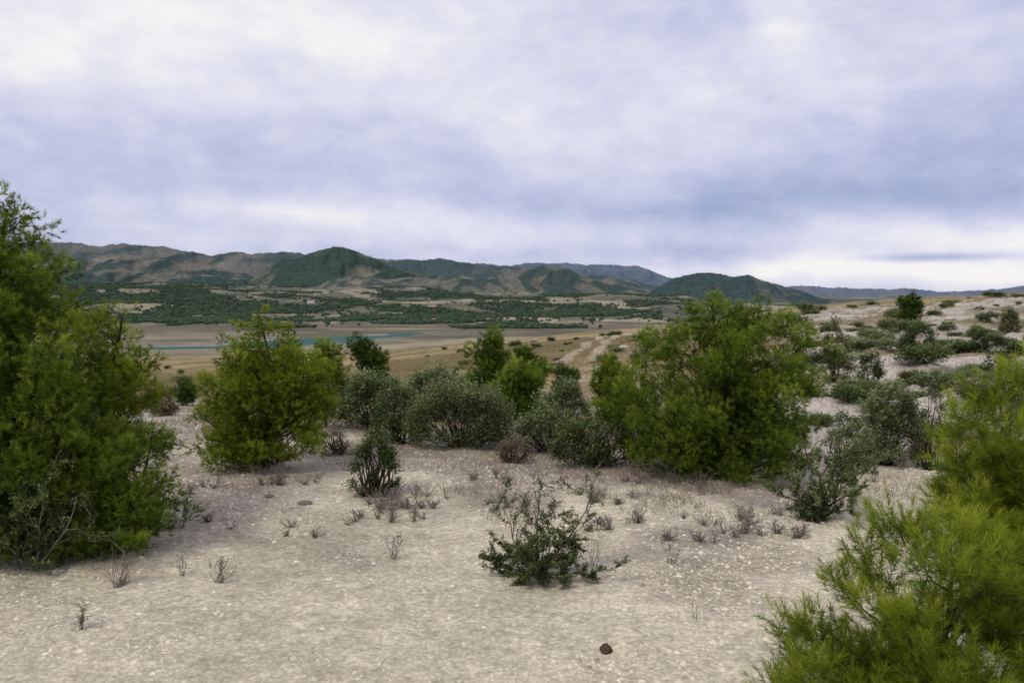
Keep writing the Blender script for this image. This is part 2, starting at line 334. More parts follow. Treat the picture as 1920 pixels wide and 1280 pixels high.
def woods():
    rng=np.random.default_rng(5);n=420000
    px=rng.uniform(-350,1500,n);y=np.exp(rng.uniform(math.log(1050),math.log(3100),n));x=(px-960)/F*y;z=H(x,y);Y=projY(x,y,z)
    fr,d=forest(px,Y,x,y)
    cl=ss(.55,.65,fbm(x/40,y/60,65,3))
    p=fr*.55+.07*(d>.3)*cl+.02*(px<1300)*(Y<612)*cl;keep=rng.uniform(0,1,n)<p
    x,y,z=x[keep][:56000],y[keep][:56000],z[keep][:56000];R=rng.uniform(1.4,3.6,len(x))
    mb=MB();blobs(mb,np.stack([x,y,z+R*.5],1),R,rng)
    tag(obj('woodland',mb.mesh('woodland',M['far'])),'dark green pine woodland covering the far plain and foothills','woodland',None,'stuff')
    mb=MB();blobs(mb,np.array([[0,0,3.2],[1.5,.5,2.4],[-1.4,-.4,2.5]]),np.array([2.8,2.,2.]),rng)
    me=mb.mesh('far_tree',M['far']);c=0
    while c<70:
        px=rng.uniform(560,1300);Y=rng.uniform(548,618);p=hit(px,Y)
        if p[1]<900 or p[1]>3000 or p[2]<-40: continue
        o=obj('far_tree',me,None,p);s=rng.uniform(.4,1.0);o.scale=(s,s,s*rng.uniform(.8,1.1));o.rotation_euler[2]=rng.uniform(0,6)
        tag(o,'small dark green tree dotting the far tan valley floor','tree','lone trees scattered on the far valley floor');c+=1
woods()
# farm houses
def box(mb,a,b,sh=.5):
    x0,y0,z0=a;x1,y1,z1=b
    V=np.array([(x0,y0,z0),(x1,y0,z0),(x1,y1,z0),(x0,y1,z0),(x0,y0,z1),(x1,y0,z1),(x1,y1,z1),(x0,y1,z1)],float)
    Fq=[(0,1,5),(0,5,4),(1,2,6),(1,6,5),(2,3,7),(2,7,6),(3,0,4),(3,4,7),(4,5,6),(4,6,7)]
    mb.add(V,np.array(Fq),np.full(8,sh))
def plain(name,c,r=.8):
    m,nt,b=nm(name);N=nt.nodes;n=N.new('ShaderNodeTexNoise');n.inputs['Scale'].default_value=3;rp=N.new('ShaderNodeValToRGB')
    rp.color_ramp.elements[0].color=(*[v*.75 for v in c],1);rp.color_ramp.elements[1].color=(*[min(1,v*1.2) for v in c],1)
    nt.links.new(n.outputs[0],rp.inputs[0]);nt.links.new(rp.outputs[0],b.inputs['Base Color']);b.inputs['Roughness'].default_value=r;return m
mw=plain('white render',(.7,.7,.68));mr=plain('roof tiles',(.3,.2,.15));mg=plain('window dark',(.04,.05,.06),.3)
def house(px,Y,w,label):
    p=hit(px,Y);o=empty('farm_house',p,label,'house','small white farm houses in the valley')
    d=w*.5;h=4.5
    a=MB();box(a,(-w/2,-d/2,-1),(w/2,d/2,h));g=np.array([(-w/2,-d/2,h),(-w/2,d/2,h),(-w/2,0,h+2),(w/2,-d/2,h),(w/2,d/2,h),(w/2,0,h+2)],float);a.add(g,np.array([(0,1,2),(3,5,4)]),np.full(6,.5));obj('wall',a.mesh('wall',mw),o)
    a=MB();V=np.array([(-w/2-.5,-d/2-.5,h-.3),(w/2+.5,-d/2-.5,h-.3),(w/2+.5,0,h+2.2),(-w/2-.5,0,h+2.2),(-w/2-.5,d/2+.5,h-.3),(w/2+.5,d/2+.5,h-.3)],float)
    a.add(V,np.array([(0,1,2),(0,2,3),(3,2,5),(3,5,4)]),np.full(6,.5));obj('roof',a.mesh('roof',mr),o)
    for q in (-.3,0,.3):
        a=MB();box(a,(q*w-.6,-d/2-.05,1.4),(q*w+.6,-d/2+.1,3));obj('window',a.mesh('window',mg),o)
house(1200,551,26,'long low white farm building below the dark green ridge on the right')
house(810,577,16,'small white farm house among trees in the middle of the valley')
house(583,568,14,'small white farm house left of the valley centre')
house(190,549,15,'pale farm house in the left forest')
# ---------------------------------------------------------------- pines and shrubs
def lobes3(base,lobes,yb,rng,extra=1.6,depthk=.8,sub=0):
    L=[(at(px,Y,yb),rp/F*yb) for px,Y,rp in lobes];W=max(max(abs(c[0]-base[0])+r*.3 for c,r in L),.1);out=[]
    for c,r in L:
        dx=min(1,abs(c[0]-base[0])/W);dep=math.sqrt(max(0,1-dx*dx))*W*depthk
        c0=c.copy();c0[1]+=rng.uniform(-.35,.2)*dep;out.append((c0,r))
        k=int(extra)+(rng.random()<extra%1)
        for q in range(k):
            c1=c.copy();sg=(-1)**(q+1);c1[1]+=sg*rng.uniform(.45,1)*dep;c1[0]+=rng.uniform(-.15,.15)*W
            c1[2]-=rng.uniform(0,.12)*max(.1,c[2]-base[2]);out.append((c1,r*rng.uniform(.75,1)))
    if sub:
        o2=[]
        for c,r in out:
            if r<.11: o2.append((c,r));continue
            o2.append((c,r*.66))
            for q in range(sub):
                d=nrm(rng.normal(0,1,3));d[2]*=.9;o2.append((c+d*r*.64,r*rng.uniform(.34,.48)))
        out=o2
    return [(c-base,r) for c,r in out]
def sphere_dirs(n,rng,low=-.6):
    d=nrm(rng.normal(0,1,(int(n*1.6)+4,3)));d=d[d[:,2]>low];return d[:n]
def pine(base,lobes,label,mat='pine',dens=250,L=.05,nl=.036,w=.0032,m=26,seed=1,kind='pine_tree',cat='pine tree',group=None,dark=0,up=.42,fill=True,trunk_r=.035,wild=.4):
    rng=np.random.default_rng(seed);o=empty(kind,base,label,cat,group)
    top=max(lobes,key=lambda q:q[0][2]+q[1])[0];Hh=max(top[2],.2)
    wb=MB();T=np.linspace(0,1,9);pth=np.stack([top[0]*T**1.6+.03*Hh*np.sin(T*6+seed),top[1]*T**1.6+.03*Hh*np.cos(T*5+seed)-.03*Hh*math.cos(seed),Hh*T-.05],1);pth[:,0]-=pth[0,0]*(1-T)
    rad=trunk_r*(Hh/1.6)*(1-.85*T)+.002
    segs(wb,pth[:-1],pth[1:],rad[:-1],rad[1:],8,.2);obj('trunk',wb.mesh('trunk',M['bark'],True),o)
    lb=MB();nb=MB();segs(lb,pth[:-1],pth[1:],rad[:-1]*.5,rad[1:]*.5,4,.1)
    for li,(c,R) in enumerate(lobes):
        lat=math.hypot(c[0],c[1]);zt=np.clip((c[2]-.55*lat)/Hh,.05,.92)
        s=np.array([np.interp(zt,T,pth[:,k]) for k in range(3)])
        if R>.13 or li%3==0 or len(lobes)<70:
            r0=.22*np.interp(zt,T,rad)+.002
            mid=(s+c)/2+np.array([0,0,-.06*lat])+rng.normal(0,.03,3)
            q=np.stack([s,(s+mid)/2+rng.normal(0,.01,3),mid,(mid+c)/2+rng.normal(0,.015,3),c]);rr=np.linspace(r0,.002,5)
            segs(lb,q[:-1],q[1:],rr[:-1],rr[1:],4,.1)
        if fill and R>.09:
            for tt in (.8,.5):
                cc=s+(c-s)*tt+rng.normal(0,.03,3);nf=int(max(6,dens*.32*4*math.pi*R*R));df=sphere_dirs(nf,rng,-.9);pf=cc+df*R*1.0*rng.uniform(.2,1,(len(df),1))**.6
                pf=pf[pf[:,2]>.03]
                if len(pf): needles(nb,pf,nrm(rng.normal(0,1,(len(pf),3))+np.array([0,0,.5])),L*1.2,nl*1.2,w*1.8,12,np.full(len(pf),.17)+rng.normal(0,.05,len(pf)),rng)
        n=max(8,int(dens*4*math.pi*R*R));d=sphere_dirs(n,rng,-.8);n=len(d)
        lump=.8+.4*vn(d[:,0]*2.2+c[0]*9,d[:,2]*2.2+d[:,1]*3+c[2]*7,seed)
        u=rng.uniform(.25,1,n)**.5*lump
        pos=c+d*(R*u)[:,None]*np.array([1,1,.95])
        ok=pos[:,2]>.02;pos=pos[ok];d=d[ok];u=u[ok];n=len(pos)
        if n<1: continue
        out=nrm(pos*np.array([1,1,0])+1e-6)
        dd=nrm(d*.8+np.array([0,0,up])+out*.2+rng.normal(0,wild,(n,3)))
        ls=rng.normal(0,.10)
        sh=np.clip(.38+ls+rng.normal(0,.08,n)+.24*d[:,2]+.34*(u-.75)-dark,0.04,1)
        Ln=L*rng.uniform(.5,1.3,n)
        p0=pos-dd*Ln[:,None]*.5
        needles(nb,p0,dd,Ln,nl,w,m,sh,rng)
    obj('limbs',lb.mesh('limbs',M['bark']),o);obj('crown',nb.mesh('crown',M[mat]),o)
    return o
def bush(base,lobes,label,mat='grey',dens=420,ls=.035,seed=1,kind='shrub',cat='shrub',group=None,dark=0,per=7,woodmat='bark',spiky=.2):
    rng=np.random.default_rng(seed);o=empty(kind,base,label,cat,group)
    wb=MB();nb=MB()
    for c,R in lobes:
        s=np.array([rng.normal(0,.04),rng.normal(0,.04),-.03]);mid=(s+c)*.5+rng.normal(0,.04,3)
        segs(wb,[s,mid],[mid,c],[.010,.006],[.006,.002],5,.25)
        n=max(12,int(dens*.22*4*math.pi*R*R));d=sphere_dirs(n,rng,-.9);n=len(d)
        lump=.75+.5*vn(d[:,0]*2.6+c[0]*9,d[:,2]*2.6+d[:,1]*3+c[2]*7,seed)
        u=rng.uniform(.25,1.0,n)**.5*lump*(1+spiky*(rng.random(n)<.12)*rng.uniform(.3,1.2,n))
        tip=c+d*(R*u)[:,None];ok=tip[:,2]>.01;tip=tip[ok];d=d[ok];u=u[ok];n=len(tip)
        if n<1: continue
        st=c+(tip-c)*.3;k=rng.random(n)<.2;segs(wb,st[k],tip[k],.002,.001,3,.3)
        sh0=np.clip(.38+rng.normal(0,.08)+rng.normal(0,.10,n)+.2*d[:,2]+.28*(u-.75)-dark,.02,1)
        P=(tip[:,None]-nrm(tip-c)[:,None]*rng.uniform(0,.10,(n,per))[...,None]*1.0+rng.normal(0,.022*max(1,ls/.035),(n,per,3))).reshape(-1,3)
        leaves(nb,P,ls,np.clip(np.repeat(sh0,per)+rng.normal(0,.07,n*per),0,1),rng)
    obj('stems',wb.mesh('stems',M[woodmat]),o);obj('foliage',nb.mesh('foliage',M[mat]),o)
    return o
def grow(rng,starts,levels=3,step=5,bend=.28,child=.55,upb=.08):
    out=[];st=[(np.array(p,float),np.array(d,float),l,r,0) for p,d,l,r in starts]
    while st:
        p,d,l,r,lv=st.pop();d=nrm(d)
        for k in range(step):
            d=nrm(d+rng.normal(0,bend,3)+np.array([0,0,upb]));q=p+d*l/step
            if q[2]<.01: q[2]=.01
            r1=r*(1-.7*(k+1)/step);out.append((p,q,max(r*(1-.7*k/step),.0012),max(r1,.001),lv,k/step))
            if lv<levels-1 and rng.random()<child:
                c=nrm(d+rng.normal(0,.75,3));st.append((q,c,l*rng.uniform(.35,.6),r1*.7,lv+1))
            p=q
    return out
def twiggy(base,starts,label,seed,kind='shrub',cat='shrub',leafmat_=None,wood='bark',nleaf=6,ls=.03,levels=3,bend=.28,child=.55,group=None,lowbias=0,shade=.35,wsh=.45):
    rng=np.random.default_rng(seed);o=empty(kind,base,label,cat,group)
    s=grow(rng,starts,levels,5,bend,child);wb=MB()
    P0=np.array([a[0] for a in s]);P1=np.array([a[1] for a in s]);r0=np.array([a[2] for a in s]);r1=np.array([a[3] for a in s])
    segs(wb,P0,P1,r0,r1,4,np.clip(wsh+rng.normal(0,.12,len(s)),0,1));obj('stems',wb.mesh('stems',M[wood]),o)
    if leafmat_:
        lv=np.array([a[4] for a in s]);hz=P1[:,2]/max(P1[:,2].max(),.01)
        pr=np.where(lv>0,1,.25)*(1-lowbias*hz);k=rng.random(len(s))<pr
        A,Bp=P0[k],P1[k];t=rng.uniform(0,1,(len(A),nleaf,1));P=(A[:,None]*(1-t)+Bp[:,None]*t+rng.normal(0,ls*.35,(len(A),nleaf,3))).reshape(-1,3)
        P[:,2]=np.maximum(P[:,2],.005)
        nb=MB();leaves(nb,P,ls,np.clip(shade+rng.normal(0,.18,len(P)),0,1),rng);obj('foliage',nb.mesh('foliage',M[leafmat_]),o)
    return o
def gz(px,y):
    x=(px-960)/F*y;return np.array([x,y,float(H(x,y))])
R_=np.random.default_rng
# left group
b=hit(45,1045)
pine(b,lobes3(b,[(0,375,34),(25,400,34),(45,430,42),(10,450,55),(10,500,65),(75,470,38),(60,520,55),(50,570,80),(-60,560,90),(110,640,70),(30,680,110),(130,720,75),(-60,720,120),(70,800,110),(150,810,70),(-40,860,120),(90,900,90),(-90,960,110),(20,970,80)],b[1],R_(1),sub=5),'tallest green pine tree at the far left edge of the gravel clearing',seed=1,m=28,dark=-.03,w=.0028,dens=200)
b=hit(190,985)
pine(b,lobes3(b,[(150,600,38),(190,620,45),(215,580,20),(240,680,60),(170,700,80),(268,735,36),(220,790,75),(150,830,90),(255,830,45)],b[1],R_(2),sub=5),'lighter yellow green pine tree close behind the tallest pine on the left',mat='pineyel',seed=2,dark=.0,w=.003)
b=hit(235,1030)
pine(b,lobes3(b,[(290,820,45),(240,850,60),(310,880,38),(200,900,75),(270,930,70),(300,980,38),(220,985,60),(150,960,80),(130,1010,50),(260,1005,40),(320,940,28),(70,1000,50)],b[1],R_(3),sub=4),'low spreading dark green pine bush at the foot of the left pines',mat='pine',seed=3,L=.05,nl=.034,m=24,dens=250,kind='pine_sapling',dark=.05,w=.0028)
b=hit(60,1070)
twiggy(b,[((0,0,0),(random.uniform(-1.1,1),random.uniform(-.3,.2),random.uniform(.5,1.3)),random.uniform(.4,.65),.004) for _ in range(16)],'thorny shrub with pale twigs and small dark leaves at bottom left under the pine',5,leafmat_='holly',wood='paletwig',nleaf=12,ls=.024,shade=.45,wsh=.6)
# mid left pine
b=hit(500,880)
pine(b,lobes3(b,[(487,585,14),(492,615,26),(455,615,14),(470,655,45),(540,670,42),(585,700,45),(430,715,48),(500,720,75),(600,760,42),(550,770,65),(440,775,60),(400,760,28),(480,820,60),(585,815,36),(410,820,40),(440,855,38),(530,840,30)],b[1],R_(4),sub=5),'bushy yellow green pine tree with pointed top standing left of centre',mat='pineyel',seed=4,dark=.06)
# right big pine
b=hit(1345,888)
pine(b,lobes3(b,[(1350,575,34),(1305,592,32),(1268,618,36),(1415,590,36),(1385,620,50),(1462,605,36),(1500,635,34),(1330,665,65),(1235,650,42),(1450,680,60),(1195,700,42),(1390,730,80),(1502,705,32),(1290,745,80),(1150,725,32),(1185,780,55),(1480,790,45),(1240,825,60),(1410,810,75),(1330,835,65),(1480,850,35),(1200,850,32),(1440,855,40),(1270,865,35),(1380,865,35)],b[1],R_(5),sub=5),'largest broad bushy green pine tree right of centre',seed=5,dark=.0)
# foreground right pines
b=gz(1985,2.9)
pine(b,lobes3(b,[(1860,735,50),(1905,700,45),(1825,780,50),(1900,810,80),(1800,860,45),(1870,900,80),(1940,930,110),(1830,950,60),(1810,905,50),(1790,940,40),(1860,990,70),(1900,1010,90),(1980,760,90),(2060,900,140),(2020,1080,140),(1990,1200,120),(1880,1120,90)],b[1],R_(6),extra=1.6,sub=4),'bright yellow green pine tree cut by the right edge of the view',mat='pineyel',seed=6,L=.08,nl=.044,w=.0019,m=48,dens=290,up=.8,dark=.04,trunk_r=.02,fill=False,wild=.3)
b=gz(1800,2.35)
pine(b,lobes3(b,[(1680,985,50),(1740,1000,70),(1640,1050,52),(1800,1040,80),(1860,1030,60),(1870,1090,80),(1580,1095,48),(1680,1120,80),(1530,1165,46),(1620,1190,80),(1760,1170,90),(1880,1200,90),(1515,1235,52),(1620,1280,80),(1740,1290,100),(1860,1320,100),(1490,1285,42),(1650,1370,80),(1540,1340,60),(1750,1420,100),(1700,1220,80),(1580,1240,65)],b[1],R_(7),extra=1.8,sub=4),'young green pine with feathery shoots in the bottom right corner',seed=7,mat='pineyel',L=.08,nl=.036,w=.0018,m=50,dens=360,up=.9,dark=.08,kind='pine_sapling',trunk_r=.014,fill=False,wild=.3)
# background pines
def auto_lobes(base,yb,x0,x1,y0,y1,rng,n=9):
    cx=(x0+x1)/2;w=(x1-x0)/2;h=y1-y0;L=[]
    for k in range(n):
        t=(k+.5)/n;Y=y0+h*(.12+.76*t);e=math.sin(math.pi*min(1,.2+.6*t))
        px=cx+rng.uniform(-.75,.75)*w*e;L.append((px,Y,w*rng.uniform(.4,.6)))
    return lobes3(base,L,yb,rng,extra=1.5)
def bgpine(x0,x1,y0,y,label,mat,seed,n=9,**k):
    b=gz((x0+x1)/2,y);rng=R_(seed);sc=y/8
    yb=projY(b[0],b[1],b[2]);return pine(b,auto_lobes(b,y,x0,x1,y0,yb,rng,n),label,mat=mat,seed=seed,w=.0038*sc,dens=210/sc**1.3,L=.07,nl=.045*sc**.5,m=20,**k)
bgpine(868,957,603,14,'rounded dark green pine tree rising behind the grey centre shrub','pine',31,14,dark=.06)
bgpine(958,1027,638,15.5,'small dark pine tree right of the rounded centre pine','pine',32,11,dark=.12)
bgpine(915,1030,680,12,'green young pine between the centre shrub and the big pine','pine',33,13,dark=.04)
bgpine(652,728,624,19,'very dark rounded pine tree in front of the lake','pinedark',34,13,dark=.05)
bgpine(575,645,618,11,'light green pine top just behind the left centre pine','pineyel',35,12,dark=.06)
bgpine(1028,1092,680,18,'low dark pine beyond the grey shrubs beside the dirt track','pinedark',36,9)
bgpine(1682,1731,550,38,'lone round topped pine tree on the skyline of the right hillside','pinedark',37,14)
bgpine(325,370,715,16,'small dark bush like pine between the two left pines','pinedark',38,8)
bgpine(1105,1190,660,11,'light green pine branches leaning out left behind the big pine','pineyel',39,10,dark=.1)
# shrubs
def sh(x0,x1,y0,y1,label,seed,mat='grey',y=None,n=10,**k):
    px=(x0+x1)/2;b=hit(px,y1) if y is None else gz(px,y);rng=R_(seed);yb=b[1];L=[];w=(x1-x0)/2;yy1=projY(*b);h=yy1-y0
    rl=min(w,h*.6)
    for q in range(n):
        a=math.pi*(q+.5)/n;rr=rng.uniform(.62,.8);r=rl*rng.uniform(.30,.44);L.append((px+math.cos(a)*(w-r*.75),yy1-r*.6-(h-r*1.4)*math.sin(a)*rng.uniform(.75,1.0),r))
    for q in range(n//2):
        L.append((px+rng.uniform(-.5,.5)*w,yy1-h*rng.uniform(.2,.6),rl*rng.uniform(.35,.5)))
    for q in range(max(3,n//3)):
        L.append((px+(2*(q+.5)/max(3,n//3)-1)*w*.75,yy1-rl*.25,rl*.32))
    return bush(b,lobes3(b,L,yb,rng,extra=1.3,depthk=.6),label,mat=mat,seed=seed,**k)
sh(755,972,688,838,'large rounded grey green shrub in the centre of the view',41,n=15,dark=.03,dens=900,ls=.025)
sh(625,775,683,790,'pale grey green shrub between the left centre pine and the centre shrub',42,y=11,n=12,dens=660,ls=.034)
sh(690,800,700,810,'darker low shrub tucked against the left side of the centre shrub',43,y=9.8,mat='grey',n=10,dens=680,dark=.12,ls=.03)
sh(652,755,790,930,'small dark upright shrub alone on the gravel left of centre',44,mat='holly',n=11,ls=.022,dens=1500,dark=.05)
sh(990,1120,700,800,'dull grey green shrub left of the big pine',45,y=10.5,n=11,dens=640,ls=.034)
sh(1025,1215,758,866,'dark leafy shrub spreading under the left side of the big pine',46,mat='holly',n=13,y=8.3,spiky=.6,dens=760,ls=.028)
sh(1600,1740,700,800,'grey green shrub thicket on the right behind the bare patch',47,y=10,n=12,dens=620,ls=.034)
sh(1535,1640,745,850,'grey shrub just right of the big pine',48,y=8.2,n=9,mat='grey',dens=640,ls=.028)
sh(1715,1790,710,820,'dark shrub behind the yellow green pine on the right',49,y=9.4,mat='holly',n=8,dens=580,ls=.03)
sh(925,1000,805,870,'small dull brown heath bush at the foot of the centre shrub',50,mat='heath',n=7,y=8.6,ls=.018,dens=800)
sh(600,660,790,850,'low brown heath tuft between the left centre pine and the upright shrub',65,mat='heath',n=6,y=8.9,ls=.018,dens=700)
sh(1480,1530,560,640,'green shrub beyond the right shoulder of the big pine',51,mat='holly',n=7,y=22,ls=.07,dens=180)
sh(1530,1600,590,680,'olive shrub on the near right hillside',52,mat='olive',n=8,y=20,ls=.06,dens=240)
sh(1600,1660,640,700,'dark round shrub low on the right hillside',53,mat='holly',n=8,y=17,ls=.055,dens=250)
sh(1680,1760,600,680,'broad dark shrub midway up the right hillside',54,mat='holly',n=9,y=24,ls=.07,dens=180)
sh(1812,1858,615,660,'round near black shrub among white rocks at right',55,mat='holly',n=8,y=26,ls=.06,dens=200,dark=.2)
sh(1835,1905,650,680,'flat dark shrub below the round black shrub at right',56,mat='holly',n=8,y=21,ls=.05,dens=250,dark=.2)
sh(1870,1915,570,610,'light green shrub on the right skyline',57,mat='olive',n=8,y=34,ls=.08,dens=120)
sh(280,335,720,790,'brown heath shrub at the back edge of the left gravel',58,mat='heath',n=6,y=12)
sh(1180,1240,600,670,'dry olive shrub left of the big pine top',59,mat='olive',n=6,y=15,dens=250,ls=.05)
sh(740,900,665,720,'low grey shrub behind the centre shrub',60,mat='grey',n=10,y=12.5,dens=400,ls=.045)
sh(950,1105,745,835,'loose grey shrub between the centre shrub and the dark leafy shrub',64,mat='grey',n=11,y=9.2,dens=640,ls=.028,dark=.03)
# gnarled shrub on right
b=hit(1535,972)
twiggy(b,[((0,0,0),(.5,0,1.2),.62,.012),((0,0,0),(.1,-.2,1),.5,.01),((0,0,0),(.8,.2,.9),.6,.01),((0,0,0),(-.35,0,.9),.35,.008),((0,0,0),(.4,.4,1.2),.6,.009),((0.02,0,0),(-.1,.3,1),.45,.009),((0,0,0),(.25,-.3,.6),.4,.009),((0,0,0),(.3,-.1,1.4),.75,.01),((0,0,0),(.6,-.1,1.4),.8,.01)],'leaning gnarled grey shrub on the gravel right of the big pine',61,leafmat_='grey',nleaf=12,ls=.017,shade=.42,lowbias=.1,levels=4,child=.62)
sh(1490,1560,900,975,'dark low leafy clump at the base of the leaning gnarled shrub',62,mat='holly',n=7,ls=.022,dens=900,dark=.05)
# foreground small shrub
b=hit(1012,1082)
st=[((0,0,0),(-.75,0,.9),.46,.006),((0,0,0),(-.3,.1,1),.40,.006),((0,0,0),(.25,0,1.1),.50,.007),((0,0,0),(.5,.1,1),.58,.006),((0,0,0),(.1,-.2,1),.36,.006),((0,0,0),(.9,-.1,.25),.26,.005),((0,0,0),(-.8,-.2,.3),.24,.005),((0,0,0),(.5,-.5,.5),.26,.005),((0,0,0),(-.3,-.5,.5),.24,.005),((0,0,0),(.5,.3,.7),.36,.005),((0,0,0),(-.6,.4,.3),.22,.005),((0,0,0),(.3,.5,.2),.22,.005),((0,0,0),(0,-.3,.4),.22,.005),((0,0,0),(.6,0,.5),.26,.005),((0,0,0),(0,.1,1),.3,.005),((0,0,0),(-.4,.1,.7),.28,.005)]
o=twiggy(b,st,'small thorny shrub with bare upper twigs and dark leaves, alone on the foreground gravel',63,leafmat_='holly',nleaf=7,ls=.0155,lowbias=.72,shade=.42,levels=4,bend=.22,child=.62,wsh=.6)
o.scale=(1.12,1,.95)
# hillside bushes (copies)
def hill_bushes():
    rng=R_(77);protos=[]
    for k in range(4):
        L=[(np.array([rng.uniform(-.4,.4),rng.uniform(-.4,.4),rng.uniform(.12,.42)]),rng.uniform(.2,.32)) for _ in range(10)]
        o=bush(np.array([0,0,0.]),L,'x',mat=['holly','grey','holly','olive'][k],seed=80+k,dens=260,ls=.07);protos.append(o)
    lab=[('small dark green bush scattered on the right hillside','dark bushes scattered on the right hillside'),('small grey green bush scattered on the right hillside','grey bushes scattered on the right hillside'),('small dark green bush scattered on the right hillside','dark bushes scattered on the right hillside'),('small olive bush scattered on the right hillside','olive bushes scattered on the right hillside')]
    lab2=[('small dark bush dotting the tan slope above the lake','dark bushes on the tan slope'),('small grey bush dotting the tan slope above the lake','grey bushes on the tan slope'),None,('small olive bush dotting the tan slope above the lake','olive bushes on the tan slope')]
    lab2[2]=lab2[0];used=[False]*4
    def put(p,s,lb):
        k=rng.integers(0,4);src=protos[k]
        if not used[k]: r=src;used[k]=True
        else:
            r=src.copy();COL.objects.link(r)
            for ch in list(src.children):
                c=ch.copy();COL.objects.link(c);c.parent=r
        r.location=[float(v) for v in p];r.scale=(s*rng.uniform(.8,1.4),s,s*rng.uniform(.5,.9));r.rotation_euler[2]=rng.uniform(0,6);r['label'],r['group']=lb[k];r['category']='bush'
    for _ in range(170):
        px=rng.uniform(1500,1990);y=np.exp(rng.uniform(math.log(14),math.log(100)));p=gz(px,y)
        if fbm(p[0]/5,p[1]/8,91,2)<.47: continue
        put(p,rng.choice([.3,.4,.55,.8])*rng.uniform(.8,1.2)*(1+y/140),lab)
    for _ in range(75):
        px=rng.uniform(250,1260);y=np.exp(rng.uniform(math.log(20),math.log(180)));p=gz(px,y);put(p,rng.uniform(.35,.85)*(1+y/130),lab2)
hill_bushes()
# ---------------------------------------------------------------- dry weeds
def weed(px,Y,hpx,label,seed,group=None,n=9,leafy=False,sp=.5,name='dry_weed'):
    b=hit(px,Y);h=hpx/F*b[1];rng=R_(seed)
    st=[((rng.normal(0,.01),rng.normal(0,.01),0),(rng.normal(0,sp),rng.normal(0,sp),1),h*rng.uniform(.6,1.1),.0022) for _ in range(n)]
    return twiggy(b,st,label,seed,kind=name,cat='weed',wood='dry',leafmat_='dry' if leafy else None,nleaf=2,ls=.012,levels=2,bend=.13,child=.4,group=group,wsh=.25,shade=.25)
weed(225,1100,65,'largest dry grey weed tuft on the gravel in front of the left pines',101,n=20)
weed(340,1080,45,'thin dry weed beside the largest weed tuft',102,n=6,sp=.25)
weed(412,1092,45,'dry brown weed right of the thin weed at left',103,n=12,leafy=True)
weed(150,1180,42,'small dark dry weed at lower left of the gravel',104,n=9,leafy=True,sp=.3)
weed(738,1048,48,'dark dry weed standing left of the foreground shrub',105,n=7,leafy=True,sp=.2)
weed(735,980,40,'pale straw weed behind the dark dry weed',106,n=16,sp=.2)
weed(775,978,34,'pale straw weed nearest the small dark shrub',107,n=14,sp=.25)
weed(1255,1058,45,'tall thin dry stem on the right gravel',108,n=4,leafy=True,sp=.12)
weed(1338,1020,34,'short dry twig tuft in the middle of the right gravel',109,n=6)
weed(1400,1000,40,'spreading dry twig tuft below the big pine',110,n=12,sp=.7)
weed(1110,1060,60,'pale curved dry stems leaning right of the foreground shrub',111,n=6,sp=.5)
weed(520,910,40,'reddish dry tuft under the left centre pine',112,n=16,leafy=True)
weed(1660,830,60,'yellow straw stalks before the right shrub thicket',113,n=22,sp=.35)
weed(1305,1160,30,'single pale stem near the dark stone',114,n=2,sp=.3)
weed(1690,880,44,'dry twig tuft on the low pale mound at right',115,n=20,sp=.8)
weed(1640,905,36,'small dry tuft at the left foot of the pale mound',116,n=14,sp=.8)
rg=R_(9);cen=[(rg.uniform(350,1480),895+110*rg.random()**1.5) for _ in range(22)]
for k in range(96):
    cx,cy=cen[k%22];px=cx+rg.normal(0,38);Y=max(890,cy+rg.normal(0,11))
    if 600<px<760 and Y<935: continue
    weed(px,Y,rg.uniform(12,32),'small dry weed tuft along the back of the gravel clearing',200+k,'dry weed tufts along the back of the gravel',n=int(rg.integers(8,20)),sp=1.0,leafy=rg.random()<.4)
